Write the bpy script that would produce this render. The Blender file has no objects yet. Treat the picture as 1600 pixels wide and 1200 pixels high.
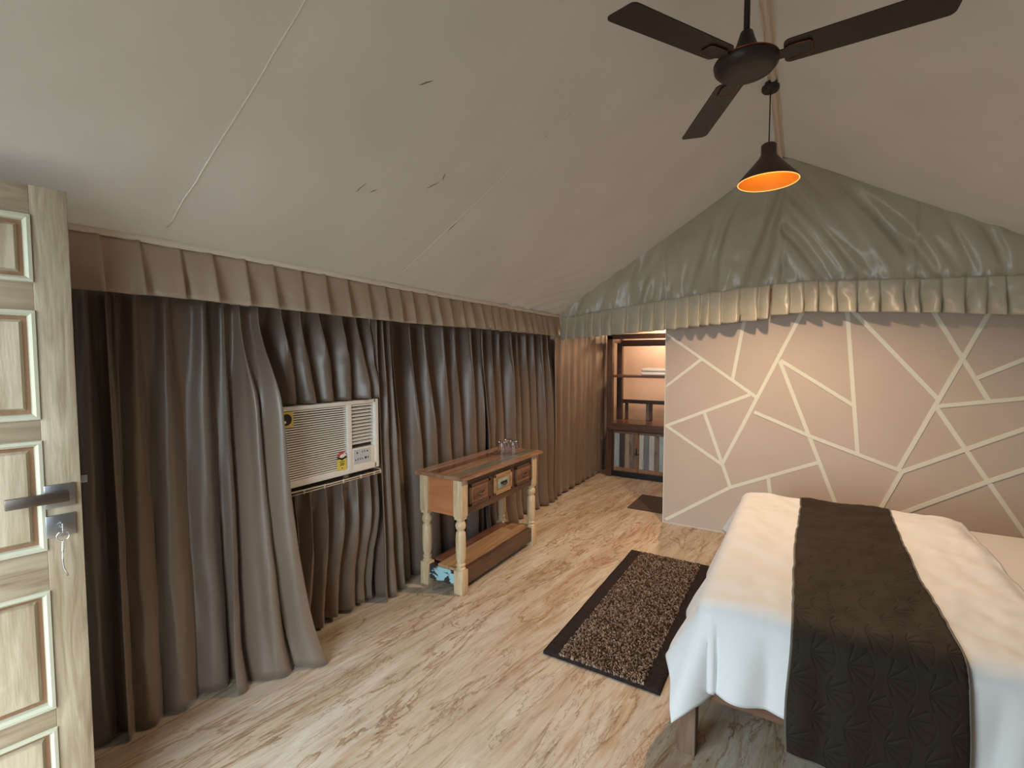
import bpy, bmesh, math, random
from mathutils import Vector, Matrix, noise
PI = math.pi
SC = bpy.context.scene
COL = SC.collection

# ------------------------------------------------------------------ camera
# room axes: +Y along the curtained wall, +X to the right, camera at (0,0,1.5)
F_PX, HZ, VPX, CAM_H = 740.0, 560.0, 1250.0, 1.5
pitch = math.atan((600 - HZ) / F_PX)
yaw = math.atan((VPX - 800) / math.hypot(F_PX, 40))
fw = Vector((-math.sin(yaw) * math.cos(pitch), math.cos(yaw) * math.cos(pitch), -math.sin(pitch)))
rt = Vector((math.cos(yaw), math.sin(yaw), 0)); up = rt.cross(fw)
cd = bpy.data.cameras.new('camera'); cam = bpy.data.objects.new('camera', cd); COL.objects.link(cam)
cd.sensor_width = 36; cd.lens = F_PX / 1600 * 36; cd.clip_start = 0.02
cam.matrix_world = Matrix(((rt.x, up.x, -fw.x, 0), (rt.y, up.y, -fw.y, 0), (rt.z, up.z, -fw.z, CAM_H), (0, 0, 0, 1)))
SC.camera = cam
def px(x, y):
    return fw + (x - 800) / F_PX * rt - (y - 600) / F_PX * up
def on_y(x, y, Y):
    d = px(x, y); return Vector((0, 0, CAM_H)) + d * (Y / d.y)

# ------------------------------------------------------------------ world, daylight, exposure
SC.view_settings.view_transform = 'Standard'; SC.view_settings.look = 'None'
SC.view_settings.gamma = 1; SC.view_settings.exposure = 0.34; SC.view_settings.use_curve_mapping = False
W = bpy.data.worlds.new('world'); SC.world = W; W.use_nodes = True
nt = W.node_tree; bg = nt.nodes['Background']
bg.inputs[0].default_value = (0.74, 0.90, 1.0, 1); bg.inputs[1].default_value = 8.2      # even overcast sky
# daylight enters through the open door in the front wall; the area lamp is only a sampling portal for the sky
DOOR_X0, DOOR_X1, FRONT_Y = -1.98, -0.50, -0.45
ld = bpy.data.lights.new('doorway_portal', 'AREA'); ld.shape = 'RECTANGLE'
ld.size = DOOR_X1 - DOOR_X0; ld.size_y = 2.0; ld.cycles.is_portal = True
lo = bpy.data.objects.new('doorway_portal', ld); COL.objects.link(lo)
lo.location = ((DOOR_X0 + DOOR_X1) / 2, FRONT_Y - 0.085, 1.0)
lo.rotation_euler = Vector((0, 1, 0)).to_track_quat('-Z', 'Z').to_euler()

# ------------------------------------------------------------------ materials
MATS = {}
def mat(name, col, rough=0.6, col2=None, scale=8, stretch=(1, 1, 1), bump=0.0, bscale=60, bstretch=(1, 1, 1), metal=0, spec=0.5,
        sheen=0, contrast=(0.35, 0.65), detail=6, coords='Object', trans=0, emit=None, estr=0, ior=1.45, distort=0):
    if name in MATS: return MATS[name]
    m = bpy.data.materials.new(name); m.use_nodes = True; MATS[name] = m
    t = m.node_tree; b = t.nodes['Principled BSDF']; L = t.links.new
    b.inputs['Base Color'].default_value = (*col, 1); b.inputs['Roughness'].default_value = rough
    b.inputs['Metallic'].default_value = metal; b.inputs['Specular IOR Level'].default_value = spec
    b.inputs['IOR'].default_value = ior; b.inputs['Transmission Weight'].default_value = trans
    if sheen: b.inputs['Sheen Weight'].default_value = sheen; b.inputs['Sheen Roughness'].default_value = 0.4
    if emit: b.inputs['Emission Color'].default_value = (*emit, 1); b.inputs['Emission Strength'].default_value = estr
    tc = t.nodes.new('ShaderNodeTexCoord')
    def nz(sc, st, det, dist=0):
        mp = t.nodes.new('ShaderNodeMapping'); mp.inputs['Scale'].default_value = st
        L(tc.outputs[coords], mp.inputs[0])
        n = t.nodes.new('ShaderNodeTexNoise'); n.inputs['Scale'].default_value = sc; n.inputs['Detail'].default_value = det
        n.inputs['Distortion'].default_value = dist
        L(mp.outputs[0], n.inputs['Vector']); return n
    if col2:
        n = nz(scale, stretch, detail, distort); r = t.nodes.new('ShaderNodeValToRGB')
        r.color_ramp.elements[0].position, r.color_ramp.elements[1].position = contrast
        r.color_ramp.elements[0].color = (*col, 1); r.color_ramp.elements[1].color = (*col2, 1)
        L(n.outputs['Fac'], r.inputs[0]); L(r.outputs[0], b.inputs['Base Color'])
    if bump:
        n = nz(bscale, bstretch, 5); bp = t.nodes.new('ShaderNodeBump'); bp.inputs['Strength'].default_value = bump
        bp.inputs['Distance'].default_value = 0.01
        L(n.outputs['Fac'], bp.inputs['Height']); L(bp.outputs[0], b.inputs['Normal'])
    return m

def wood(name, c1, c2, axis='z', rough=0.5, scale=14, bump=0.15, contrast=(0.3, 0.7)):
    st = {'x': (0.12, 1, 1), 'y': (1, 0.12, 1), 'z': (1, 1, 0.12)}[axis]
    return mat(name, c1, rough, c2, scale * 2.6, st, bump, 90, st, contrast=contrast, distort=1.1, detail=9)

canvas = mat('canvas', (0.43, 0.395, 0.345), 0.85, (0.47, 0.435, 0.385), 2.5, bump=0.12, bscale=260, sheen=0.1)
def translucent(m, fac, col):
    t = m.node_tree; b = t.nodes['Principled BSDF']; o = t.nodes['Material Output']
    tr = t.nodes.new('ShaderNodeBsdfTranslucent'); tr.inputs[0].default_value = (*col, 1)
    mx = t.nodes.new('ShaderNodeMixShader'); mx.inputs[0].default_value = fac
    t.links.new(b.outputs[0], mx.inputs[1]); t.links.new(tr.outputs[0], mx.inputs[2]); t.links.new(mx.outputs[0], o.inputs[0])
roof_cloth = mat('roof_cloth', (0.42, 0.375, 0.325), 0.85, (0.46, 0.415, 0.365), 2.5, bump=0.25, bscale=9, bstretch=(1, 1, 1), sheen=0.1)
translucent(roof_cloth, 0.0115, (0.90, 0.68, 0.50))
canvas_band = mat('canvas_band', (0.70, 0.62, 0.53), 0.85, bump=0.2, bscale=120)
satin = mat('curtain_satin', (0.155, 0.108, 0.078), 0.37, (0.185, 0.132, 0.098), 6, (1, 1, 0.2), 0.06, 400, (1, 1, 1), spec=0.7, sheen=0.2)
valance_satin = mat('valance_satin', (0.37, 0.275, 0.19), 0.30, (0.40, 0.305, 0.22), 5, bump=0.05, bscale=300, spec=0.5, sheen=0.2)
gable_satin = mat('gable_satin', (0.46, 0.42, 0.325), 0.30, (0.50, 0.46, 0.365), 5, bump=0.12, bscale=40, spec=0.6, sheen=0.2)
teak = wood('pale_teak', (0.20, 0.135, 0.075), (0.41, 0.325, 0.22), 'z', 0.5, 11, contrast=(0.22, 0.62))
teak_h = wood('pale_teak_rail', (0.20, 0.135, 0.075), (0.40, 0.31, 0.21), 'y', 0.5, 11, contrast=(0.22, 0.62))
teak_panel = wood('pale_teak_panel', (0.22, 0.145, 0.075), (0.46, 0.37, 0.26), 'z', 0.45, 8, contrast=(0.22, 0.6))
teak_edge = wood('teak_red_edge', (0.22, 0.11, 0.055), (0.28, 0.15, 0.08), 'z', 0.5, 9)
mould = mat('panel_moulding', (0.46, 0.43, 0.32), 0.45, bump=0.05)
steel = mat('brushed_steel', (0.42, 0.42, 0.44), 0.3, metal=1)
dark_steel = mat('bronzed_steel', (0.20, 0.165, 0.14), 0.35, metal=1)
chrome = mat('bright_metal', (0.75, 0.77, 0.78), 0.18, metal=1)
fan_brown = mat('fan_brown', (0.028, 0.019, 0.016), 0.4, (0.035, 0.024, 0.02), 12, spec=0.4)
copper = mat('copper_trim', (0.25, 0.09, 0.04), 0.3, metal=0.9)
shade_out = mat('shade_brown', (0.075, 0.04, 0.03), 0.4, spec=0.4)
shade_in = mat('shade_gold', (0.85, 0.42, 0.06), 0.5)
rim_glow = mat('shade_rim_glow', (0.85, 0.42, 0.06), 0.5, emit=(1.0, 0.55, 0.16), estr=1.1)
bulb_m = mat('bulb_glow', (1, 0.6, 0.2), 0.5, emit=(1.0, 0.46, 0.08), estr=13)
white_cotton = mat('white_cotton', (0.64, 0.635, 0.625), 0.85, bump=0.35, bscale=7, sheen=0.15)
sheet_cotton = mat('sheet_cotton', (0.56, 0.54, 0.515), 0.85, bump=0.05, bscale=30)
bedwood = wood('bed_wood', (0.10, 0.045, 0.028), (0.19, 0.095, 0.06), 'x', 0.5, 10)
bedleg_m = wood('bed_leg_wood', (0.11, 0.065, 0.042), (0.24, 0.155, 0.105), 'z', 0.5, 10)
ac_white = mat('ac_plastic', (0.80, 0.76, 0.70), 0.45)
ac_dark = mat('ac_recess', (0.05, 0.035, 0.03), 0.8)
ac_grey = mat('ac_panel_grey', (0.52, 0.53, 0.53), 0.4)
yellow = mat('sticker_yellow', (0.72, 0.55, 0.10), 0.5)
black = mat('black_print', (0.012, 0.012, 0.012), 0.5)
red = mat('sticker_red', (0.55, 0.06, 0.03), 0.5)
green = mat('sticker_green', (0.08, 0.22, 0.07), 0.5)
wht = mat('white_print', (0.8, 0.8, 0.78), 0.5)
cream_wire = mat('cream_wire', (0.66, 0.58, 0.42), 0.4)
leg_wood = wood('console_leg_wood', (0.47, 0.33, 0.185), (0.66, 0.51, 0.33), 'z', 0.32, 14)
orange_wood = wood('console_side_wood', (0.40, 0.145, 0.055), (0.50, 0.20, 0.085), 'x', 0.4, 8)
dark_wood = wood('dark_wood', (0.065, 0.033, 0.02), (0.13, 0.065, 0.04), 'y', 0.4, 9)
mid_wood = wood('mid_wood', (0.20, 0.10, 0.05), (0.33, 0.18, 0.095), 'y', 0.4, 9)
shelf_wood = wood('shelf_plank', (0.30, 0.17, 0.08), (0.45, 0.28, 0.15), 'y', 0.45, 9)
top_red = wood('reclaimed_red', (0.075, 0.028, 0.018), (0.23, 0.10, 0.06), 'y', 0.22, 5)
top_grey = wood('reclaimed_greygreen', (0.075, 0.10, 0.09), (0.22, 0.18, 0.13), 'y', 0.22, 5)
top_tan = wood('reclaimed_tan', (0.19, 0.095, 0.05), (0.35, 0.20, 0.12), 'y', 0.22, 5)
top_pink = wood('reclaimed_pink', (0.22, 0.125, 0.09), (0.38, 0.25, 0.19), 'y', 0.25, 5)
blue_peel = mat('peeling_blue_paint', (0.035, 0.028, 0.03), 0.5, (0.33, 0.55, 0.58), 9, (1, 1, 1.6), contrast=(0.47, 0.5))
grey_paint = mat('drawer_grey_paint', (0.26, 0.31, 0.26), 0.5, (0.32, 0.36, 0.30), 20)
glass_m = mat('clear_glass', (0.95, 0.95, 1.0), 0.02, trans=1, ior=1.45)
cab_wood = wood('cabinet_dark_wood', (0.050, 0.024, 0.016), (0.105, 0.052, 0.034), 'z', 0.4, 9)
cab_wood_h = wood('cabinet_dark_wood_rail', (0.055, 0.026, 0.017), (0.115, 0.056, 0.037), 'x', 0.35, 9)
pl = [wood('plank_pale_blue', (0.20, 0.30, 0.36), (0.40, 0.46, 0.48), 'z', 0.6, 16), wood('plank_charcoal', (0.03, 0.024, 0.024), (0.07, 0.055, 0.05), 'z', 0.6, 16),
      wood('plank_beige', (0.22, 0.17, 0.12), (0.36, 0.30, 0.22), 'z', 0.6, 16), wood('plank_grey_brown', (0.09, 0.065, 0.05), (0.25, 0.21, 0.18), 'z', 0.6, 20),
      wood('plank_brown', (0.14, 0.085, 0.055), (0.23, 0.155, 0.11), 'z', 0.6, 16), wood('plank_white', (0.36, 0.37, 0.37), (0.52, 0.52, 0.50), 'z', 0.6, 16),
      wood('plank_slate', (0.10, 0.12, 0.14), (0.20, 0.23, 0.25), 'z', 0.6, 16)]
peach = mat('peach_plaster', (0.66, 0.47, 0.37), 0.85, (0.70, 0.51, 0.41), 3)
part_paint = mat('partition_paint', (0.51, 0.42, 0.355), 0.7, (0.54, 0.445, 0.38), 2.0, bump=0.03, bscale=200)
stripe_paint = mat('stripe_paint', (0.72, 0.71, 0.60), 0.6)
trim_white = mat('trim_white', (0.62, 0.60, 0.55), 0.6)
mat_brown = mat('doormat_brown', (0.055, 0.038, 0.032), 0.95, (0.075, 0.054, 0.045), 60, bump=0.4, bscale=200)
rug_border = mat('rug_border', (0.022, 0.015, 0.014), 0.95, (0.032, 0.022, 0.02), 40, bump=0.5, bscale=160, spec=0.15)
outdoor = mat('outdoor_ground', (0.20, 0.20, 0.195), 0.9)

def floor_material():
    m = bpy.data.materials.new('veined_floor'); m.use_nodes = True; t = m.node_tree; L = t.links.new; b = t.nodes['Principled BSDF']
    tc = t.nodes.new('ShaderNodeTexCoord')
    def layer(scale, st, rot, det, dist, rough=0.6):
        mp = t.nodes.new('ShaderNodeMapping'); mp.inputs['Scale'].default_value = st; mp.inputs['Rotation'].default_value = (0, 0, rot)
        mr = t.nodes.new('ShaderNodeMapping'); mr.inputs['Rotation'].default_value = (0, 0, rot)
        mp.inputs['Rotation'].default_value = (0, 0, 0)
        L(tc.outputs['Object'], mr.inputs[0]); L(mr.outputs[0], mp.inputs[0])
        n = t.nodes.new('ShaderNodeTexNoise'); n.inputs['Scale'].default_value = scale; n.inputs['Detail'].default_value = det
        n.inputs['Distortion'].default_value = dist; n.inputs['Roughness'].default_value = rough
        L(mp.outputs[0], n.inputs['Vector']); return n
    def ramp(n, stops):
        r = t.nodes.new('ShaderNodeValToRGB'); e = r.color_ramp.elements
        while len(e) < len(stops): e.new(0.5)
        for el, (p, c) in zip(e, stops): el.position = p; el.color = (*c, 1)
        L(n.outputs['Fac'], r.inputs[0]); return r
    def mix(kind, fac, a, c):
        x = t.nodes.new('ShaderNodeMix'); x.data_type = 'RGBA'; x.blend_type = kind
        if isinstance(fac, float): x.inputs['Factor'].default_value = fac
        else: L(fac, x.inputs['Factor'])
        L(a, x.inputs['A']); L(c, x.inputs['B']); return x.outputs['Result']
    base = ramp(layer(2.2, (2.4, 0.26, 1), 0.09, 9, 0.6, 0.6), [(0.27, (0.38, 0.28, 0.19)), (0.42, (0.52, 0.42, 0.31)), (0.55, (0.58, 0.50, 0.40)), (0.72, (0.66, 0.60, 0.52))])
    fine = ramp(layer(9, (3.4, 0.45, 1), 0.14, 12, 0.7, 0.78), [(0.36, (0.52, 0.44, 0.37)), (0.56, (1, 1, 1))])
    c = mix('MULTIPLY', 0.6, base.outputs[0], fine.outputs[0])
    v1 = ramp(layer(1.7, (2.3, 0.42, 1), 0.16, 12, 1.2, 0.62), [(0.4915, (1, 1, 1)), (0.4985, (0.40, 0.29, 0.20)), (0.5025, (0.72, 0.58, 0.46)), (0.530, (1, 1, 1))])
    c = mix('MULTIPLY', 1.0, c, v1.outputs[0])
    v2 = ramp(layer(2.7, (2.4, 0.40, 1), 0.02, 12, 1.1, 0.62), [(0.428, (1, 1, 1)), (0.4345, (0.46, 0.34, 0.24)), (0.441, (1, 1, 1))])
    c = mix('MULTIPLY', 0.95, c, v2.outputs[0])
    v3 = ramp(layer(1.3, (2.2, 0.22, 1), 0.14, 10, 0.9, 0.6), [(0.555, (1, 1, 1)), (0.585, (0.82, 0.66, 0.54)), (0.61, (1, 1, 1))])
    c = mix('MULTIPLY', 0.8, c, v3.outputs[0])
    L(c, b.inputs['Base Color']); b.inputs['Roughness'].default_value = 0.36; b.inputs['Specular IOR Level'].default_value = 0.45
    bp = t.nodes.new('ShaderNodeBump'); bp.inputs['Strength'].default_value = 0.08; bp.inputs['Distance'].default_value = 0.01
    L(v1.outputs[0], bp.inputs['Height']); L(bp.outputs[0], b.inputs['Normal'])
    return m

def runner_material():
    # quilted velvet: stitched fans, one per staggered cell, as relief only
    m = bpy.data.materials.new('quilted_velvet'); m.use_nodes = True; t = m.node_tree; L = t.links.new; b = t.nodes['Principled BSDF']
    b.inputs['Base Color'].default_value = (0.022, 0.014, 0.009, 1); b.inputs['Roughness'].default_value = 0.7; b.inputs['Specular IOR Level'].default_value = 0.18
    b.inputs['Sheen Weight'].default_value = 0.07; b.inputs['Sheen Roughness'].default_value = 0.35
    b.inputs['Sheen Tint'].default_value = (0.55, 0.47, 0.38, 1)
    uv = t.nodes.new('ShaderNodeUVMap'); uv.uv_map = 'UVMap'
    sp = t.nodes.new('ShaderNodeSeparateXYZ'); L(uv.outputs[0], sp.inputs[0])
    def mth(op, a, c=None, d=None):
        n = t.nodes.new('ShaderNodeMath'); n.operation = op
        for i, v in enumerate((a, c, d)):
            if v is None: continue
            if isinstance(v, (int, float)): n.inputs[i].default_value = v
            else: L(v, n.inputs[i])
        return n.outputs[0]
    cell = 0.10
    yv = mth('DIVIDE', sp.outputs[1], cell); row = mth('FLOOR', yv)
    xo = mth('ADD', mth('DIVIDE', sp.outputs[0], cell), mth('MULTIPLY', mth('MODULO', row, 2.0), 0.5))
    fx = mth('FRACT', xo); fy = mth('SUBTRACT', mth('FRACT', yv), 0.5)
    ang = mth('ARCTAN2', fy, fx)
    rays = mth('POWER', mth('ABSOLUTE', mth('COSINE', mth('MULTIPLY', ang, 6.5))), 0.35)
    rad = mth('SQRT', mth('ADD', mth('MULTIPLY', fx, fx), mth('MULTIPLY', fy, fy)))
    edge = mth('ADD', 0.75, mth('MULTIPLY', 0.25, mth('MINIMUM', mth('MULTIPLY', mth('ABSOLUTE', mth('SUBTRACT', rad, 0.72)), 22.0), 1.0)))
    inside = mth('LESS_THAN', rad, 0.72)
    h = mth('MULTIPLY', mth('ADD', mth('MULTIPLY', rays, inside), mth('SUBTRACT', 1.0, inside)), edge)
    nz = t.nodes.new('ShaderNodeTexNoise'); nz.inputs['Scale'].default_value = 9; nz.inputs['Detail'].default_value = 4
    L(uv.outputs[0], nz.inputs['Vector'])
    hh = mth('ADD', h, mth('MULTIPLY', nz.outputs['Fac'], 1.2))
    bp = t.nodes.new('ShaderNodeBump'); bp.inputs['Strength'].default_value = 0.6; bp.inputs['Distance'].default_value = 0.0045
    L(hh, bp.inputs['Height']); L(bp.outputs[0], b.inputs['Normal'])
    return m

def tuft_material():
    m = bpy.data.materials.new('chenille_tufts'); m.use_nodes = True; t = m.node_tree; b = t.nodes['Principled BSDF']
    a = t.nodes.new('ShaderNodeAttribute'); a.attribute_name = 'yarn'
    t.links.new(a.outputs['Color'], b.inputs['Base Color']); b.inputs['Roughness'].default_value = 0.95
    b.inputs['Specular IOR Level'].default_value = 0.15
    return m

# ------------------------------------------------------------------ mesh helpers
class MB:
    def __init__(s): s.v = []; s.f = []; s.uv = None
    def add(s, vs, fs):
        o = len(s.v); s.v += [tuple(p) for p in vs]; s.f += [tuple(i + o for i in f) for f in fs]; return s
    def box(s, a, b, bev=0.0, M=None):
        x0, y0, z0 = [min(p, q) for p, q in zip(a, b)]; x1, y1, z1 = [max(p, q) for p, q in zip(a, b)]
        if bev <= 0:
            vs = [(x0, y0, z0), (x1, y0, z0), (x1, y1, z0), (x0, y1, z0), (x0, y0, z1), (x1, y0, z1), (x1, y1, z1), (x0, y1, z1)]
            fs = [(0, 3, 2, 1), (4, 5, 6, 7), (0, 1, 5, 4), (1, 2, 6, 5), (2, 3, 7, 6), (3, 0, 4, 7)]
        else:
            bm = bmesh.new(); bmesh.ops.create_cube(bm, size=1)
            for v in bm.verts: v.co = Vector(((x0 + x1) / 2 + v.co.x * (x1 - x0), (y0 + y1) / 2 + v.co.y * (y1 - y0), (z0 + z1) / 2 + v.co.z * (z1 - z0)))
            bmesh.ops.bevel(bm, geom=list(bm.edges), offset=bev, segments=2, profile=0.5, affect='EDGES')
            bm.verts.index_update(); vs = [v.co.copy() for v in bm.verts]; fs = [[v.index for v in f.verts] for f in bm.faces]; bm.free()
        if M: vs = [M @ Vector(p) for p in vs]
        return s.add(vs, fs)
    def lathe(s, prof, n=24, M=None, cap=True):
        vs = []; fs = []
        for r, z in prof:
            for i in range(n): a = 2 * PI * i / n; vs.append(Vector((r * math.cos(a), r * math.sin(a), z)))
        for j in range(len(prof) - 1):
            for i in range(n): k = (i + 1) % n; fs.append((j * n + i, j * n + k, (j + 1) * n + k, (j + 1) * n + i))
        if cap:
            fs.append(tuple(reversed(range(n)))); fs.append(tuple(range((len(prof) - 1) * n, len(prof) * n)))
        if M: vs = [M @ p for p in vs]
        return s.add(vs, fs)
    def tube(s, pts, r, n=8, closed=False):
        pts = [Vector(p) for p in pts]; m = len(pts); vs = []; fs = []; prev = None
        for i, p in enumerate(pts):
            if closed: d = (pts[(i + 1) % m] - pts[i - 1])
            else: d = pts[min(i + 1, m - 1)] - pts[max(i - 1, 0)]
            d.normalize()
            if prev is None: a = d.orthogonal().normalized()
            else: a = (prev - d * prev.dot(d)); a = a.normalized() if a.length > 1e-6 else d.orthogonal().normalized()
            prev = a; b = d.cross(a)
            rr = r[i] if isinstance(r, (list, tuple)) else r
            for k in range(n): t = 2 * PI * k / n; vs.append(p + (a * math.cos(t) + b * math.sin(t)) * rr)
        for i in range(m if closed else m - 1):
            j = (i + 1) % m
            for k in range(n): q = (k + 1) % n; fs.append((i * n + k, i * n + q, j * n + q, j * n + k))
        if not closed: fs.append(tuple(reversed(range(n)))); fs.append(tuple(range((m - 1) * n, m * n)))
        return s.add(vs, fs)
    def grid(s, fn, nu, nv):
        vs = [fn(i / nu, j / nv) for j in range(nv + 1) for i in range(nu + 1)]
        fs = [(j * (nu + 1) + i, j * (nu + 1) + i + 1, (j + 1) * (nu + 1) + i + 1, (j + 1) * (nu + 1) + i) for j in range(nv) for i in range(nu)]
        return s.add(vs, fs)
    def prism(s, poly, h, M=None):
        n = len(poly); vs = [Vector((x, y, 0)) for x, y in poly] + [Vector((x, y, h)) for x, y in poly]
        fs = [tuple(reversed(range(n))), tuple(range(n, 2 * n))] + [(i, (i + 1) % n, n + (i + 1) % n, n + i) for i in range(n)]
        if M: vs = [M @ p for p in vs]
        return s.add(vs, fs)
    def build(s, name, m, parent=None, smooth=False, solid=0.0, offset=0.0, bevel=0.0, subd=0):
        me = bpy.data.meshes.new(name); me.from_pydata([tuple(p) for p in s.v], [], s.f); me.update()
        o = bpy.data.objects.new(name, me); COL.objects.link(o)
        if m: me.materials.append(m)
        bm = bmesh.new(); bm.from_mesh(me); bmesh.ops.recalc_face_normals(bm, faces=bm.faces); bm.to_mesh(me); bm.free()
        if smooth:
            for p in me.polygons: p.use_smooth = True
            if smooth == 'auto': me.set_sharp_from_angle(angle=math.radians(40))
        if solid:
            md = o.modifiers.new('solid', 'SOLIDIFY'); md.thickness = solid; md.offset = offset
        if bevel:
            md = o.modifiers.new('bevel', 'BEVEL'); md.width = bevel; md.segments = 2; md.limit_method = 'ANGLE'
        if parent: o.parent = parent
        return o
def tag(o, label, cat, group=None):
    o['label'] = label; o['category'] = cat
    if group: o['group'] = group
    return o
def thing(name, label, cat, loc=(0, 0, 0), rz=0, group=None):
    o = bpy.data.objects.new(name, None); COL.objects.link(o); o.location = loc; o.rotation_euler.z = rz
    o.empty_display_size = 0.1
    return tag(o, label, cat, group)
def struct(o): o['kind'] = 'structure'; return o
def root_struct(name, loc=(0, 0, 0), rz=0):
    o = bpy.data.objects.new(name, None); COL.objects.link(o); o.location = loc; o.rotation_euler.z = rz; return struct(o)
def copy_tree(o, parent=None):
    c = o.copy(); COL.objects.link(c); c.parent = parent
    for ch in o.children: copy_tree(ch, c)
    return c
def nz(x, y, z=0.0): return noise.noise(Vector((x, y, z)))
def sstep(a, b, x):
    t = min(1, max(0, (x - a) / (b - a))); return t * t * (3 - 2 * t)
def lerp(a, b, t): return a + (b - a) * t
def table(xs, ys, x):
    if x <= xs[0]: return ys[0]
    for i in range(len(xs) - 1):
        if x <= xs[i + 1]: return lerp(ys[i], ys[i + 1], (x - xs[i]) / (xs[i + 1] - xs[i]))
    return ys[-1]

# ------------------------------------------------------------------ room shell
XL, XR, YB, YP, YG = -2.48, 1.84, 6.95, 4.37, 4.30
RX, RZ = -0.17, 3.09           # ridge
SL = (RZ - 1.94) / (RX + 2.10) # left slope
SR = (RZ - 1.93) / (XR - RX)
def roof_z(x): return RZ - SL * (RX - x) if x < RX else RZ - SR * (x - RX)
fl = MB().box((XL - 0.1, FRONT_Y - 0.08, -0.06), (XR + 0.1, YB + 0.1, 0)).build('floor', floor_material()); struct(fl)
g = MB().box((-9, -12, -0.10), (9, FRONT_Y - 0.08, -0.04)).build('ground', outdoor); struct(g)
# left wall with the opening that holds the air conditioner
AY0, AY1, AZ0, AZ1 = 1.315, 1.985, 0.855, 1.262
wl = MB(); h = roof_z(XL) + 0.02
for a, b in (((FRONT_Y - 0.08, 0), (AY0 - 0.004, h)), ((AY1 + 0.004, 0), (YB + 0.1, h)), ((AY0 - 0.004, 0), (AY1 + 0.004, AZ0)), ((AY0 - 0.004, AZ1 + 0.004), (AY1 + 0.004, h))):
    wl.box((XL - 0.06, a[0], a[1]), (XL, b[0], b[1]))
struct(wl.build('wall_left', canvas))
struct(MB().box((XR, FRONT_Y - 0.08, 0), (XR + 0.06, YB + 0.1, roof_z(XR) + 0.02)).build('wall_right', canvas))
M_yz = Matrix(((1, 0, 0, 0), (0, 0, 1, 0), (0, 1, 0, 0), (0, 0, 0, 1)))   # (x,y,h)->(x,h,y)
fwall = MB()
gab = lambda x0, x1, z0: [(x0, z0), (x1, z0), (x1, roof_z(x1) + 0.02)] + ([(RX, RZ + 0.02)] if x0 < RX < x1 else []) + [(x0, roof_z(x0) + 0.02)]
TM = Matrix.Translation((0, FRONT_Y - 0.08, 0)) @ M_yz
fwall.prism(gab(XL, DOOR_X0, 0), 0.08, TM); fwall.prism(gab(DOOR_X1, XR, 0), 0.08, TM)
zz = min(roof_z(DOOR_X0), 2.02)
fwall.prism([(DOOR_X0, zz), (DOOR_X1, 2.02), (DOOR_X1, roof_z(DOOR_X1) + 0.02), (DOOR_X0, roof_z(DOOR_X0) + 0.02)], 0.08, TM)
struct(fwall.build('wall_front', canvas))
struct(MB().prism(gab(XL, XR, 0), 0.06, Matrix.Translation((0, YB, 0)) @ M_yz).build('wall_back', peach))
# roof: two cloth slopes with sag, creases toward the far eave
def slope(u, v, side):
    y = lerp(FRONT_Y - 0.1, YB + 0.1, v)
    x = lerp(XL - 0.06, RX, u) if side < 0 else lerp(RX, XR + 0.06, u)
    e = (u if side < 0 else 1 - u)            # 0 at eave, 1 at ridge
    z = roof_z(x)
    seamy = [0.86, 2.05, 3.25, 4.45]
    d = min(abs(y - s) for s in seamy)
    z += -0.022 * math.sin(PI * e) + 0.012 * math.sin(PI * e) * math.exp(-(d / 0.12) ** 2)
    z += 0.010 * nz(x * 1.3, y * 1.3, 3.1 + side)
    k = sstep(2.6, 4.3, y) * (1 - sstep(0.15, 0.62, e))
    z += 0.030 * k * math.sin((x * 0.9 - y * 0.55) * 44 + 2 * nz(x * 3, y * 2)) * (0.5 + nz(x * 4, y * 3, 7))
    z += 0.004 * (1 - sstep(0.05, 0.3, e)) * nz(y * 9, x * 4, 5)
    return (x, y, z)
cl = MB()
cl.grid(lambda u, v: slope(u, v, -1), 90, 300); cl.grid(lambda u, v: slope(u, v, 1), 60, 170)
ceil = struct(cl.build('ceiling', roof_cloth, smooth=True))
for sd, ys in ((-1, (0.86, 2.05)), (1, (0.86, 2.05))):
    for y in ys:
        pts = []
        for i in range(41):
            u = lerp(0.22, 0.985 if y < 1 else 0.68, i / 40) if sd < 0 else lerp(0.015, 0.9, i / 40)
            v = (y + 0.006 * nz(i * 0.5, y) - (FRONT_Y - 0.1)) / (YB + 0.2 - FRONT_Y)
            p = slope(u, v, sd); pts.append((p[0], p[1], p[2] - 0.001))
        MB().tube(pts, 0.0022, 6).build('seam', canvas_band, ceil, smooth=True)
crease_m = mat('crease_mark', (0.20, 0.18, 0.16), 0.9)  # dark tone for short thin marks on the roof cloth
for (cx_, cy_, dx_, dy_) in ((-1.18, 1.31, 0.035, 0.035), (-1.60, 1.46, 0.02, 0.02), (-1.62, 1.40, 0.05, 0.012), (-1.49, 1.70, 0.045, 0.03), (-1.40, 1.72, -0.03, 0.02), (-1.66, 2.06, 0.06, 0.0)):
    pts = []
    for i in range(6):
        x = cx_ + dx_ * i / 5; y = cy_ + dy_ * i / 5 + 0.004 * nz(i, cx_)
        p = slope((x - (XL - 0.06)) / (RX - XL + 0.06), (y - FRONT_Y + 0.1) / (YB + 0.2 - FRONT_Y), -1); pts.append((p[0], p[1], p[2] - 0.0005))
    MB().tube(pts, [0.0008, 0.002, 0.0024, 0.0022, 0.0016, 0.0006], 5).build('crease', crease_m, ceil, smooth=True)
def ridge_strip(u, v):
    y = lerp(FRONT_Y, YG + 0.02, v); o = (u - 0.5)
    x = RX + o * 0.050 + 0.010 * nz(y * 3, 1)
    return (x, y, RZ - 0.042 + 0.02 * abs(o) * 2 * 0.2 - 0.010 * math.cos(o * PI * 3) + 0.006 * nz(y * 7, o * 4, 2))
MB().grid(ridge_strip, 12, 120).build('ridge_band', canvas_band, ceil, smooth=True, solid=0.004)

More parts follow.
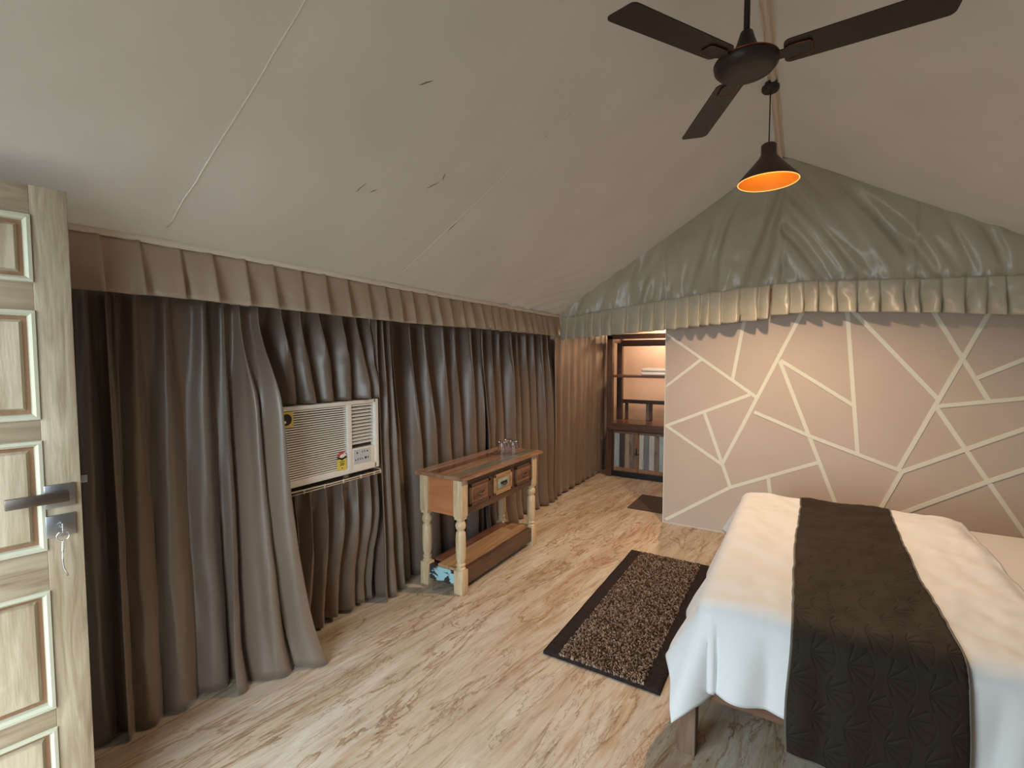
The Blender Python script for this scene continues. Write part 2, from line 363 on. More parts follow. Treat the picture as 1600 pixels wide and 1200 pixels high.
# partition with pale painted stripes
PX0 = -1.03
wp = root_struct('wall_partition', (0, 0, 0))
MB().box((PX0, YP, 0), (XR, YP + 0.09, 1.95)).build('partition_board', part_paint, wp)
MB().box((PX0 - 0.008, YP - 0.004, 0), (PX0, YP + 0.094, 1.95)).build('edge_trim', trim_white, wp)
MB().box((PX0, YP - 0.004, 0), (XR, YP, 0.008)).build('foot_trim', trim_white, wp)
ZL = [((30, 118), (432, 399)), ((30, 345), (183, 230)), ((388, -20), (322, 315)), ((655, -30), (275, 690)), ((30, 520), (395, 385)), ((30, 520), (275, 690)),
      ((197, 460), (312, 790)), ((30, 930), (312, 790)), ((312, 790), (695, 682)), ((478, 750), (497, 900)), ((530, 240), (800, 930)), ((535, 235), (850, 430)),
      ((821, -40), (870, 640)), ((420, 461), (660, 565)), ((660, 565), (1060, 718)), ((805, -30), (1220, 400)), ((1478, -30), (1050, 710)), ((1172, -30), (1445, 410)),
      ((1395, 310), (1900, 110)), ((1215, 435), (1900, 372)), ((1215, 440), (1700, 1135)), ((1070, 720), (1340, 625)), ((1340, 625), (1900, 430)), ((1065, 720), (920, 970)),
      ((950, 945), (1440, 765)), ((1440, 765), (1900, 615))]
S2 = 570 / 1600
for si, (a, b) in enumerate(ZL):
    A = on_y(1030 + a[0] * S2, 480 + a[1] * S2, YP); B = on_y(1030 + b[0] * S2, 480 + b[1] * S2, YP)
    lo_, hi_ = PX0 + 0.003, XR - 0.003
    def clipx(P, Q):
        if P.x < lo_: return P + (Q - P) * ((lo_ - P.x) / (Q.x - P.x))
        if P.x > hi_: return P + (Q - P) * ((hi_ - P.x) / (Q.x - P.x))
        return P
    A, B = clipx(A, B), clipx(B, A)
    d = (B - A).normalized(); n = Vector((-d.z, 0, d.x)) * 0.0135
    A2, B2 = A - d * 0.006, B + d * 0.006
    ps = [A2 + n, B2 + n, B2 - n, A2 - n]
    ps = [Vector((min(max(p.x, PX0 + .001), XR - .001), YP, max(p.z, 0.009))) for p in ps]
    m = MB(); m.add([(p.x, YP - 0.0010 - 0.0002 * si, p.z) for p in ps] + [(p.x, YP, p.z) for p in ps], [(0, 1, 2, 3), (7, 6, 5, 4), (0, 4, 5, 1), (1, 5, 6, 2), (2, 6, 7, 3), (3, 7, 4, 0)])
    m.build('painted_stripe', stripe_paint, wp)

# ------------------------------------------------------------------ gable cloth and its valance
XB = [-2.02, -1.02, -0.39, 0.03, 0.75, 1.2, 1.84]
ZBOT = [1.70, 1.765, 1.815, 1.853, 1.812, 1.772, 1.72]
ZTOP = [1.90, 2.015, 2.075, 2.09, 2.05, 2.03, 2.00]
def zt(x): return table(XB, ZTOP, x)
def zb(x): return table(XB, ZBOT, x) - (0.012 if x < -0.22 else -0.006)
def gable_pt(u, v):
    x = lerp(-2.03, XR, u); z0 = zt(x) - 0.03; z1 = max(roof_z(x) - 0.012, z0 + 0.005); z = lerp(z0, z1, v)
    y = YG + 0.01
    hgt = min(1, (z1 - z0) / 0.4)
    if x > -0.15:
        ac = (x + 0.15) * 0.80 + (z - 3.0) * (0.62 - 0.16 * (x + 0.15)); al = (x + 0.15) * 0.6 - (z - 3) * 0.8
    else:
        ac = (x + 0.15) * 0.95 - (z - 3.0) * 0.28; al = (z - 3)
    w = nz(ac * 5.5, al * 1.1, 4.0) + 0.55 * nz(ac * 12, al * 2.0, 9.0); w = w + 0.35 * (1 - abs(2 * w)) * (1 if abs(w) < .5 else 0)
    y -= 0.075 * w * hgt * math.sin(PI * min(1, max(0, v * 0.9 + 0.08)))
    y -= 0.006 * nz(x * 9, z * 9, 2)
    gz = 1 - sstep(0.0, 0.14, z - z0)
    y -= gz * (0.020 * nz(x * 30, z * 10, 1) + 0.006)
    for sx in (-1.03, -0.13, 0.68): y += 0.012 * math.exp(-((x - sx) / 0.010) ** 2)
    return (x, y, z)
struct(MB().grid(gable_pt, 300, 70).build('wall_gable', gable_satin, smooth=True, solid=0.004))
def gable_valance_pt(u, v, bounds):
    x0, x1, k0 = bounds
    x = lerp(x0, x1, u)
    pos = k0
    i = 0
    while i < len(pos) - 2 and x > pos[i + 1]: i += 1
    t = (x - pos[i]) / (pos[i + 1] - pos[i]); t = min(1, max(0, t))
    saw = math.sin(PI * 0.5 * t / 0.80) if t < 0.80 else math.cos(PI * 0.5 * (t - 0.80) / 0.20)
    low = 0.15 + 0.85 * (1 - v)
    z = lerp(zb(x), zt(x), v) - 0.010 * saw * low + 0.004 * nz(x * 8, 3)
    y = YG - 0.020 - (0.006 + 0.066 * low) * saw * (1 + 0.6 * nz(i * 3.1, 6.5)) - 0.008 * nz(x * 16, z * 14, 8) - 0.016 * low * nz(i * 3.7 + t, z * 6)
    xx = x + 0.030 * low * (saw - 0.5) * (0.6 + nz(i * 1.9, 2.5)) + 0.006 * nz(x * 6, z * 9)
    return (xx, y, z)
random.seed(4)
def cuts(a, b, p):
    out = [a]
    while out[-1] < b - p * 0.6: out.append(out[-1] + p * random.uniform(0.7, 1.35))
    out[-1] = b
    return out
for a, b, lab in ((-2.03, -0.215, 'olive satin pleated valance over the passage and striped partition, from corner to pendant lamp'), (-0.20, XR - 0.01, 'olive satin pleated valance above the striped partition, behind the bed')):
    c = cuts(a, b, 0.105)
    o = MB().grid(lambda u, v: gable_valance_pt(u, v, (a, b, c)), int((b - a) / 0.007), 16).build('pleated_valance', gable_satin, smooth=True, solid=0.002)
    tag(o, lab, 'valance', 'pleated valances')

# ------------------------------------------------------------------ left wall valance
vx = -2.085; vcuts = [0.20, 0.32, 0.44, 0.555, 0.681, 0.796, 0.931, 1.048, 1.187, 1.314, 1.456, 1.591, 1.732, 1.873]
random.seed(9)
while vcuts[-1] < 4.28: vcuts.append(vcuts[-1] + random.uniform(0.10, 0.15))
vcuts[-1] = 4.335
def left_valance(u, v):
    y = lerp(vcuts[0], vcuts[-1], u); i = 0
    while i < len(vcuts) - 2 and y > vcuts[i + 1]: i += 1
    t = min(1, max(0, (y - vcuts[i]) / (vcuts[i + 1] - vcuts[i])))
    saw = t / 0.93 if t < 0.93 else (1 - t) / 0.07
    low = 1 - v
    belly = math.sin(PI * min(t / 0.93, 1)) * 0.012 * nz(i * 5.1, 2.2) * 2 + 0.012 * math.sin(2 * PI * t * 1.3 + i * 2.1) * nz(i * 3.3, 7.7)
    top = 1.925 + 0.008 * math.sin(y * 1.7) - 0.02 * sstep(3, 4.3, y)
    bot = 1.728 + 0.007 * math.sin(y * 2.1) - 0.012 * sstep(3, 4.3, y)
    z = lerp(bot, top, v) - 0.006 * saw * low
    x = vx + (0.010 + 0.045 * low) * saw * (1 + 0.4 * nz(i * 2.7, 8.8)) + 1.6 * belly * low + 0.003 * nz(y * 20, z * 10)
    return (x, y + 0.006 * saw, z)
o = MB().grid(left_valance, 620, 10).build('pleated_valance', valance_satin, smooth=True, solid=0.002)
tag(o, 'golden beige pleated valance along the sloping roof eave above the brown curtains', 'valance', 'pleated valances')
def vband(u, v):
    y = lerp(vcuts[0] - 0.01, vcuts[-1] + 0.01, u)
    top = 1.925 + 0.008 * math.sin(y * 1.7) - 0.02 * sstep(3, 4.3, y)
    return (vx + 0.008 + 0.006 * math.sin(v * PI) + 0.003 * nz(y * 8, v), y, top - 0.006 + v * 0.032 + 0.003 * nz(y * 5, 4))
MB().grid(vband, 300, 6).build('heading_band', canvas_band, o, smooth=True, solid=0.003)

# ------------------------------------------------------------------ curtains
def curtain(label, heads, z0, z1, xb=-2.21, amp=0.045, amp_top=0.020, seed=0, bot=None, xbot=0.0, group='satin curtains', rows=44,
            pool=0.0, per=18, parent_rings=False, xtop=0.0, skew=0.25, hemwave=0.0, name='curtain', flat=1.5, lean=0.0, drift=1.0, fl=None):
    """heads: y positions of the pinch pleats (fold crests); bot=(y0,y1) stretches the hem."""
    n = len(heads) - 1; nu = n * per
    y0, y1 = heads[0], heads[-1]
    def fn(u, v):
        s = u * n; i = min(int(s), n - 1); t = s - i
        yt = lerp(heads[i], heads[i + 1], t)
        hgt = v; dn = 1 - v                       # dn: 0 top, 1 bottom
        yy = yt
        if bot:
            yy = lerp(yt, lerp(bot[0], bot[1], (yt - y0) / (y1 - y0)), dn ** fl if fl else sstep(0.0, 1.0, dn) * 0.5 + dn * 0.5)
        ph = 2 * PI * s + drift * (0.9 * dn * nz(s * 0.9 + seed, 0.7) + 0.5 * nz(s * 0.8, dn * 1.2, seed))
        crest = math.cos(ph)                      # 1 at heads
        sharp = lerp(3.2, 1.0, sstep(0.0, 0.25, dn))
        c = 2 * ((crest + 1) / 2) ** sharp - 1
        c = math.tanh(flat * c) / math.tanh(flat)
        av = 1 + 0.55 * nz(s * 0.7 + seed * 3.1, dn * 0.9) + 0.25 * nz(s * 1.1, dn * 2.0, seed + 5)
        A = lerp(amp_top, amp, sstep(0.0, 0.45, dn)) * av
        x = xb + lerp(xtop, xbot, sstep(0.1, 1.0, dn)) + A * c + 0.010 * nz(s * 1.3 + seed, dn * 2.5, 3)
        x += 0.006 * nz(s * 5, dn * 9, seed + 1) * sstep(0.1, 0.5, dn)
        yy += -skew * A * math.sin(2 * ph) + 0.4 * A * math.sin(ph) * sstep(0.1, 0.6, dn)
        x += lean * sstep(0.25, 0.8, u) * sstep(0.02, 0.28, dn)
        z = lerp(z0, z1, v)
        if pool and dn > 0.86:
            k = (dn - 0.86) / 0.14
            x += pool * k * k * (0.6 + 0.6 * nz(s * 1.5, 4, seed)); z = max(z0, z + 0.02 * k * (1 - k))
        if hemwave: z += hemwave * dn ** 6 * (nz(s * 0.9, 1.3, seed) + 0.3)
        # pinch: short waist under the heading
        return (max(x, XL + 0.012), yy, z)
    o = MB().grid(fn, nu, rows).build(name, satin, smooth=True, solid=0.003)
    return tag(o, label, 'curtain', group)
def rng(a, b, n, j=0.12, seed=1):
    random.seed(seed); st = (b - a) / n
    return [a + st * i + (random.uniform(-j, j) * st if 0 < i < n else 0) for i in range(n + 1)]
curtain('dark brown satin curtain right behind the open wooden door', [0.28, 0.42, 0.565, 0.69, 0.78], 0.006, 1.765, xb=-2.285, amp=0.030, seed=2, bot=(0.30, 0.78), per=30, drift=0.5)
curtain('wide smooth dark brown curtain between the door and the gathered grey panel', [0.735, 0.82, 0.935, 1.085, 1.19], 0.006, 1.765, xb=-2.25, amp=0.026, amp_top=0.022, seed=11, bot=(0.735, 1.20), xbot=0.025, skew=0.1, per=30, drift=0.8, flat=0.8)
curtain('taupe satin curtain panel pooling on the floor to the door side of the air conditioner', [1.135, 1.205, 1.290], 0.006, 1.742, xb=-2.195, amp=0.050, flat=2.2, seed=5, bot=(1.10, 1.455), xbot=0.03, pool=0.06, per=44, lean=0.135, drift=0.4, fl=2.6)
curtain('short pleated curtain hanging above the air conditioner', [1.285, 1.43, 1.535, 1.65, 1.785, 1.905, 1.985], 1.268, 1.76, xb=-2.25, amp=0.07, amp_top=0.035, seed=7, bot=(1.30, 1.99), rows=24, xbot=0.045)
curtain('short pleated curtain hanging on the wire below the air conditioner', [1.44, 1.53, 1.62, 1.73, 1.84, 1.93, 1.985], 0.012, 0.815, xb=-2.25, amp=0.07, amp_top=0.03, seed=8, bot=(1.44, 1.99), rows=30, xtop=0.065, xbot=-0.035, hemwave=0.02)
curtain('slim grey taupe curtain panel between the air conditioner and the console table', [2.005, 2.055, 2.105], 0.006, 1.755, xb=-2.195, amp=0.055, amp_top=0.03, seed=14, bot=(2.02, 2.205), per=30, pool=0.02, drift=0.5)
far = [2.125, 2.204, 2.364, 2.533, 2.719, 2.885, 3.057, 3.192]
curtain('long pleated curtain directly behind the console table', far, 0.006, 1.75, xb=-2.305, amp=0.105, amp_top=0.055, flat=2.0, seed=21, bot=(2.225, 3.20))
far2 = [3.215, 3.335, 3.488, 3.640, 3.780, 3.952, 4.10, 4.24, 4.38, 4.47]
curtain('long pleated curtain between the console table and the passage corner', far2, 0.006, 1.745, xb=-2.29, amp=0.105, amp_top=0.055, flat=2.0, seed=33, bot=(3.22, 4.49), pool=0.05)
curtain('flat beige brown curtain lining the passage beside the dark shelf unit', rng(4.47, 6.18, 10, 0.2, 3), 0.02, 1.83, xb=-2.20, amp=0.012, amp_top=0.008, seed=41, skew=0.1)

# ------------------------------------------------------------------ open door
a = math.radians(10); DW, DH, DT = 0.84, 1.98, 0.038
edge = Vector((-1.82, 0.524, 0)); dirv = Vector((math.sin(a), math.cos(a), 0))
# local frame: y runs from hinge (-DW) to free edge (0), x is the face normal, visible face at x=0
door = root_struct('door_1', edge, -a)
def dbox(name, m, y0, y1, z0, z1, x0=-DT, x1=0, bev=0.002, parent=door): return MB().box((x0, y0, z0), (x1, y1, z1), bev).build(name, m, parent, smooth='auto')
ST = 0.078
cols = [(-0.382, -ST), (-DW + ST, -0.458)]
rows_ = [(1.713, 1.897), (1.328, 1.633), (0.95, 1.266), (0.48, 0.83), (0.13, 0.42)]
dbox('stile', teak, -ST, 0, 0.008, DH); dbox('stile', teak, -DW, -DW + ST, 0.008, DH); dbox('stile', teak, -0.458, -0.382, 0.008, DH)
zs = [0.008] + [v for r in reversed(rows_) for v in r] + [DH]
for (y0, y1) in cols:
    for k in range(0, len(zs), 2): dbox('rail', teak_h, y0, y1, zs[k], zs[k + 1], x1=-0.0015)
    for (z0, z1) in rows_:
        dbox('backing', teak_edge, y0, y1, z0, z1, -0.026, -0.016, 0)
        m = MB()                                     # raised and fielded panel
        q = [(y0 + .026, z0 + .026), (y1 - .026, z0 + .026), (y1 - .026, z1 - .026), (y0 + .026, z1 - .026)]
        r = [(y0 + .033, z0 + .033), (y1 - .033, z0 + .033), (y1 - .033, z1 - .033), (y0 + .033, z1 - .033)]
        m.add([(-0.016, *p) for p in q] + [(-0.006, *p) for p in r], [(4, 5, 6, 7)] + [(i, (i + 1) % 4, 4 + (i + 1) % 4, 4 + i) for i in range(4)])
        m.build('panel', teak_panel, door)
        f = MB(); mw = 0.014                         # moulding frame, proud of the face
        ring = lambda i, x: [(x, y0 + i, z0 + i), (x, y1 - i, z0 + i), (x, y1 - i, z1 - i), (x, y0 + i, z1 - i)]
        rs = [ring(-0.002, -0.002), ring(0.0, 0.005), ring(mw * .55, 0.006), ring(mw, -0.002), ring(mw + .002, -0.016)]
        vs = sum(rs, []); fs = []
        for k in range(len(rs) - 1):
            for i in range(4): j = (i + 1) % 4; fs.append((k * 4 + i, k * 4 + j, k * 4 + 4 + j, k * 4 + 4 + i))
        f.add(vs, fs).build('moulding', mould, door)
hp = dbox('handle_plate', steel, -0.080, -0.014, 1.069, 1.137, 0, 0.009, 0.002)
lv = MB().box((0.0085, -0.056, 1.094), (0.040, -0.034, 1.116), 0.003)
lv.box((0.030, -0.158, 1.090), (0.042, -0.030, 1.120), 0.002).build('lever', dark_steel, hp, smooth='auto')
lp = dbox('lock_plate', steel, -0.080, -0.016, 0.984, 1.048, 0, 0.008, 0.002)
MB().lathe([(0.009, 0), (0.009, 0.004)], 16, Matrix.Translation((0.008, -0.048, 1.018)) @ Matrix.Rotation(PI / 2, 4, 'Y')).build('lock_cylinder', chrome, lp, smooth='auto')
MB().box((-0.028, -0.001, 1.128), (-0.010, 0.016, 1.150), 0.001).build('latch', steel, door)
for hz_ in (0.25, 1.0, 1.75): MB().lathe([(0.007, -0.05), (0.007, 0.05)], 12, Matrix.Translation((-DT - 0.004, -DW + 0.003, hz_))).build('hinge', steel, door, smooth='auto')
# key with split ring and twisted wire
kr = thing('key', 'silver key with ring and twisted wire hanging from the door lock', 'key', edge + Matrix.Rotation(-a, 3, 'Z') @ Vector((0.012, -0.048, 1.018)), -a)
MB().box((0.0, -0.0015, -0.004), (0.022, 0.0015, 0.004)).box((0.020, -0.0012, -0.016), (0.030, 0.0012, 0.010), 0.001).build('blade', chrome, kr)
MB().tube([(0.030, 0.0135 * math.sin(2 * PI * i / 24), -0.025 + 0.0135 * math.cos(2 * PI * i / 24)) for i in range(24)], 0.0014, 6, True).build('ring', chrome, kr, smooth=True)
w1 = MB()
for ph in (0, PI): w1.tube([(0.030 + 0.0022 * math.cos(i * 0.55 + ph), 0.0022 * math.sin(i * 0.55 + ph) - 0.002 * (i / 40), -0.038 - 0.03 * i / 40) for i in range(41)], 0.0012, 5)
w1.tube([(0.030, -0.002, -0.068), (0.030, -0.003, -0.095), (0.030, -0.001, -0.118), (0.031, 0.006, -0.142)], 0.0022, 6)
w1.build('wire', chrome, kr, smooth=True)

# ------------------------------------------------------------------ air conditioner
ax = -2.135
ac = thing('air_conditioner', 'white window air conditioner with louvred grille set between the brown curtains', 'air conditioner', (ax, AY0, AZ0))
aw, ah = AY1 - AY0, AZ1 - AZ0
b = MB().box((-0.62, 0.004, 0.0), (-0.045, aw - 0.004, ah - 0.002)); b.build('body', ac_white, ac)
fr = MB(); gy0, gy1 = 0.035, 0.435; sy0, sy1 = 0.480, 0.625
fr.box((-0.045, 0, 0), (0, 0.03, ah), .004).box((-0.045, aw - 0.035, 0), (0, aw, ah), .004).box((-0.045, 0.02, ah - 0.022), (0, aw - 0.02, ah), .004)
fr.box((-0.045, 0.02, 0), (0, aw - 0.02, 0.035), .004).box((-0.045, 0.440, 0.02), (0.002, 0.472, ah - 0.02), .003).box((-0.045, 0.47, 0.03), (-0.001, aw - 0.03, 0.135), .002)
fr.build('front_frame', ac_white, ac, smooth='auto')
MB().box((-0.044, 0.028, 0.03), (-0.030, aw - 0.03, ah - 0.02)).build('recess', ac_dark, ac)
ns = 29
sm = MB().box((-0.022, gy0 - 0.006, -0.0031), (-0.004, gy1 + 0.007, 0.0031))
s0 = sm.build('slat', ac_white, ac); step = (ah - 0.022 - 0.035) / ns
for i in range(ns):
    s_ = s0 if i == 0 else s0.copy()
    if i: COL.objects.link(s_)
    s_.location = (0, 0, 0.035 + step * (i + 0.5))
sv = MB().box((-0.024, sy0 - 0.009, -0.0038), (-0.006, sy1 + 0.012, 0.0038)); v0 = sv.build('louvre', ac_white, ac)
for i in range(12):
    s_ = v0 if i == 0 else v0.copy()
    if i: COL.objects.link(s_)
    s_.location = (0, 0, 0.150 + (ah - 0.022 - 0.150) / 12 * (i + 0.5)); s_.rotation_euler.y = 0.35
cp = MB().box((-0.001, 0.482, 0.045), (0.0015, 0.605, 0.128), .001).build('control_panel', ac_grey, ac)
for (yy, zz_, w_, h_) in ((0.502, 0.105, .008, .008), (0.540, 0.106, .004, .01), (0.557, 0.106, .004, .01), (0.575, 0.106, .008, .008), (0.490, 0.066, .007, .007), (0.508, 0.066, .004, .012), (0.524, 0.066, .004, .012), (0.540, 0.066, .004, .01), (0.560, 0.067, .012, .012), (0.582, 0.067, .004, .012)):
    MB().box((0.0015, yy, zz_), (0.0025, yy + w_, zz_ + h_)).build('button', black, cp)
MB().box((0.0, aw - 0.030, 0.05), (0.003, aw - 0.016, ah - 0.03), .001).build('side_strip', wht, ac)
def disc(r, n=28, a0=0, a1=2 * PI, r0=0): 
    if r0 == 0 and a1 - a0 >= 2 * PI - 1e-6: return [(r * math.cos(2 * PI * i / n), r * math.sin(2 * PI * i / n)) for i in range(n)]
    out = [(r * math.cos(lerp(a0, a1, i / n)), r * math.sin(lerp(a0, a1, i / n))) for i in range(n + 1)]
    return out + [(r0 * math.cos(lerp(a1, a0, i / n)), r0 * math.sin(lerp(a1, a0, i / n))) for i in range(n + 1)]
FX = lambda y, z, x=0.0: Matrix(((0, 0, 1, x), (1, 0, 0, y), (0, 1, 0, z), (0, 0, 0, 1)))   # drawing plane (y,z) facing +x
st1 = MB().box((-0.004, 0.045, ah - 0.098), (0.0005, 0.115, ah - 0.026)).build('round_sticker', yellow, ac)
MB().prism(disc(0.029), 0.0006, FX(0.078, ah - 0.062, 0.0005)).build('sticker_disc', black, st1)
MB().prism(disc(0.007), 0.0004, FX(0.070, ah - 0.074, 0.0011)).build('sticker_dot', wht, st1)
st2 = MB().box((-0.004, 0.372, 0.030), (0.0005, 0.432, 0.092)).build('energy_label', yellow, ac)
MB().prism(disc(0.030, 24, 0.0, PI), 0.0010, FX(0.402, 0.100, -0.0005)).build('label_dial', wht, st2)
MB().prism(disc(0.032, 18, PI * .35, PI, 0.018), 0.0008, FX(0.402, 0.102, 0.0006)).build('label_arc', red, st2)
MB().prism([(-.032, .002), (0, -.012), (.032, .002), (.024, .010), (0, -.003), (-.024, .010)], 0.0008, FX(0.402, 0.098, 0.0008)).build('label_base', black, st2)
for k, (w_, zq) in enumerate(((0.036, 0.076), (0.026, 0.066), (0.030, 0.058), (0.008, 0.040))): MB().box((0.0005, 0.402 - w_ / 2, zq), (0.001, 0.402 + w_ / 2, zq + 0.005)).build('label_print', green if k == 0 else dark_wood, st2)
# curtain wire below it
wr = thing('curtain_rod', 'cream wire curtain rod with hooks under the air conditioner', 'curtain rod', (-2.118, 1.33, 0.832))
MB().tube([(-0.21, 0.0, 0.012), (-0.02, 0.0, 0.012), (0, 0.012, 0.008), (0, 0.3, 0.002), (0, 0.645, 0.002), (-0.02, 0.665, 0.006), (-0.21, 0.665, 0.012)], 0.0035, 8).build('rod', cream_wire, wr, smooth=True)
MB().tube([(-0.002, 0.01, -0.010), (-0.002, 0.655, -0.010)], 0.0022, 6).build('wire', cream_wire, wr, smooth=True)
for yy in (0.03, 0.14, 0.26, 0.38, 0.50, 0.60, 0.648): MB().tube([(0.001, yy, 0.008), (0.005, yy, 0.0), (0.0, yy, -0.016), (-0.005, yy, -0.005), (0.001, yy, 0.008)], 0.0016, 5).build('hook', wht, wr, smooth=True)

# ------------------------------------------------------------------ console table
tx0, tx1, ty0, ty1, tz = -2.150, -1.745, 2.305, 3.350, 0.76
ct = thing('console_table', 'reclaimed wood console table with turned legs and three drawers', 'table', (0, 0, 0))
LX, LY = (-2.095, -1.815), (2.360, 3.285)
HB = 0.033
prof = [(0.020, 0.150), (0.030, 0.152), (0.032, 0.163), (0.024, 0.172), (0.030, 0.180), (0.030, 0.190), (0.024, 0.196), (0.026, 0.205), (0.031, 0.225), (0.033, 0.28), (0.033, 0.36), (0.031, 0.395), (0.024, 0.403), (0.022, 0.410),
        (0.030, 0.420), (0.034, 0.435), (0.034, 0.445), (0.029, 0.460), (0.023, 0.466), (0.027, 0.474), (0.027, 0.482)]
for x in LX:
    for y in LY:
        m = MB().lathe([(r, z) for r, z in prof], 20, Matrix.Translation((x, y, 0)))
        m.box((x - HB, y - HB, 0), (x + HB, y + HB, 0.152), 0.003)
        m.box((x - HB, y - HB, 0.496), (x + HB, y + HB, 0.742), 0.002)
        m.prism([(-HB, -HB), (HB, -HB), (HB, HB), (-HB, HB)], 0.016, Matrix.Translation((x, y, 0.480)) @ Matrix.Diagonal((0.86, 0.86, 1, 1)))
        m.build('leg', leg_wood, ct, smooth='auto')
# top: reclaimed boards in a frame
bx_ = [tx0, tx0 + 0.085, tx0 + 0.17, tx0 + 0.26, tx0 + 0.355, tx1]
for i, mm in enumerate((top_pink, top_red, top_tan, top_grey, top_tan)):
    dz = (0, -0.001, 0.0005, -0.001, 0)[i]
    MB().box((bx_[i] + 0.0008, ty0 + 0.03, tz - 0.02), (bx_[i + 1] - 0.0008, ty1 - 0.03, tz + dz), 0.0015).build('top_board', mm, ct)
for (a_, b_, m_) in ((ty0, ty0 + 0.0295, top_tan), (ty1 - 0.0295, ty1, top_tan)): MB().box((tx0, a_, tz - 0.021), (tx1, b_, tz + 0.0005), 0.002).build('end_board', m_, ct)
MB().box((LX[0] - 0.02, LY[0] - 0.018, 0.497), (LX[1] + 0.02, LY[0] - 0.002, 0.739)).build('side_panel', orange_wood, ct)
MB().box((LX[0] - 0.02, LY[1] + 0.002, 0.497), (LX[1] + 0.02, LY[1] + 0.018, 0.739)).build('side_panel', orange_wood, ct)
MB().box((LX[0] - 0.018, LY[0] + HB, 0.497), (LX[0] - 0.002, LY[1] - HB, 0.739)).build('back_panel', mid_wood, ct)
MB().box((LX[1] + 0.002, LY[0] + HB, 0.497), (LX[1] + 0.020, LY[1] - HB, 0.739)).build('front_apron', dark_wood, ct)
dwm = [(mid_wood, top_red, dark_wood), (shelf_wood, grey_paint, black), (mid_wood, top_red, dark_wood)]
fy0, fy1 = LY[0] + HB, LY[1] - HB; dw = (fy1 - fy0) / 3
for k in range(3):
    yc = fy0 + dw * (k + 0.5); xf = LX[1] + 0.020; hw, z0, z1 = 0.118, 0.545, 0.690
    d = MB().box((xf, yc - hw + .012, z0 + .012), (xf + 0.006, yc + hw - .012, z1 - .012)).build('drawer', dwm[k][0], ct)
    f = MB()
    for (a_, b_, c_, e_) in ((yc - hw, yc + hw, z0, z0 + .022), (yc - hw, yc + hw, z1 - .022, z1), (yc - hw, yc - hw + .022, z0, z1), (yc + hw - .022, yc + hw, z0, z1)):
        f.box((xf, a_, c_), (xf + 0.012, b_, e_), 0.003)
    f.build('drawer_frame', (dark_wood, shelf_wood, dark_wood)[k], d, smooth='auto')
    MB().box((xf + .006, yc - 0.072, z0 + .038), (xf + .014, yc + 0.072, z1 - .038), .004).build('drawer_panel', dwm[k][1], d, smooth='auto')
    MB().tube([(xf + .013, yc - 0.035, 0.622), (xf + .024, yc - 0.028, 0.612), (xf + .027, yc, 0.607), (xf + .024, yc + 0.028, 0.612), (xf + .013, yc + 0.035, 0.622)], 0.0045, 8).box((xf + .013, yc - .042, .612), (xf + .016, yc + .042, .630), .001).build('handle', dwm[k][2], d, smooth=True)
# lower shelf
MB().box((LX[1] - 0.012, LY[0] + HB, 0.045), (LX[1] + 0.022, LY[1] - HB, 0.150), .002).build('stretcher', dark_wood, ct)
MB().box((LX[0] - 0.022, LY[0] + HB, 0.045), (LX[0] + 0.012, LY[1] - HB, 0.130), .002).build('stretcher', dark_wood, ct)
for y, m_ in ((LY[0], blue_peel), (LY[1], dark_wood)): MB().box((LX[0] + HB, y - 0.018, 0.045), (LX[1] - HB, y + 0.018, 0.138), .002).build('end_rail', m_, ct)
for (a_, b_, y0_, y1_, z_, m_) in ((-2.085, -1.995, LY[0] + .02, LY[1] - .02, 0.150, top_red), (-1.992, -1.905, LY[0] - .015, LY[1] - 0.16, 0.158, shelf_wood), (-1.992, -1.905, LY[1] - 0.157, LY[1] + .01, 0.150, mid_wood), (-1.902, -1.829, LY[0] - .015, LY[1] + .01, 0.158, shelf_wood)):
    MB().box((a_, y0_ + (HB if m_ == top_red else 0), 0.139), (b_, y1_ - (HB if m_ == top_red else 0), z_), .002).build('shelf_plank', m_, ct)
# upturned tumblers
def tumbler():
    m = MB(); n = 24
    out = [(0.034, 0.0), (0.034, 0.05), (0.033, 0.095), (0.030, 0.105), (0.022, 0.108), (0.0008, 0.108)]
    inn = [(0.0008, 0.094), (0.024, 0.094), (0.0295, 0.088), (0.031, 0.05), (0.0318, 0.0)]
    return m.lathe(out + inn + [out[0]], n, cap=False)
g0 = tumbler().build('glass_tumbler', glass_m, smooth='auto'); tag(g0, 'clear glass tumbler upside down on the console table, one of three', 'glass', 'tumblers on the console table')
g0.location = (-1.935, 3.045, tz)
for p in ((-1.88, 3.12), (-1.945, 3.15)):
    c = g0.copy(); COL.objects.link(c); c.location = (*p, tz + 0.0005)

# ------------------------------------------------------------------ passage: dark shelf unit, towels, mat; bed pendant and added passage lamps
cx0, cx1, cy0, cy1 = -2.085, -0.95, 5.75, 6.20
cu = thing('shelf_unit', 'tall dark wood shelf unit with patchwork plank doors in the passage', 'shelf unit', (0, 0, 0))
for x in (cx0, cx1 - 0.07):
    for y in (cy0, cy1 - 0.07): MB().box((x, y, 0), (x + 0.07, y + 0.07, 1.78), .003).build('post', cab_wood, cu)
for y in (cy0, cy1 - 0.06): MB().box((cx0 - 0.0, y, 1.74 if y == cy0 else 1.66), (cx1, y + 0.06, 1.80 if y == cy0 else 1.74), .003).build('top_rail', cab_wood_h, cu)
for x in (cx0 + .005, cx1 - 0.065): MB().box((x, cy0 + .07, 1.70), (x + 0.05, cy1 - .07, 1.76)).build('side_rail', cab_wood, cu)
MB().box((cx0 + .02, cy0 + .01, 1.262), (cx1 - .02, cy1 - .01, 1.288), .003).build('shelf', cab_wood_h, cu)
MB().box((cx0 + .01, cy0 - .02, 0.60), (cx1 - .01, cy1 - .005, 0.690), .004).build('counter', cab_wood_h, cu)
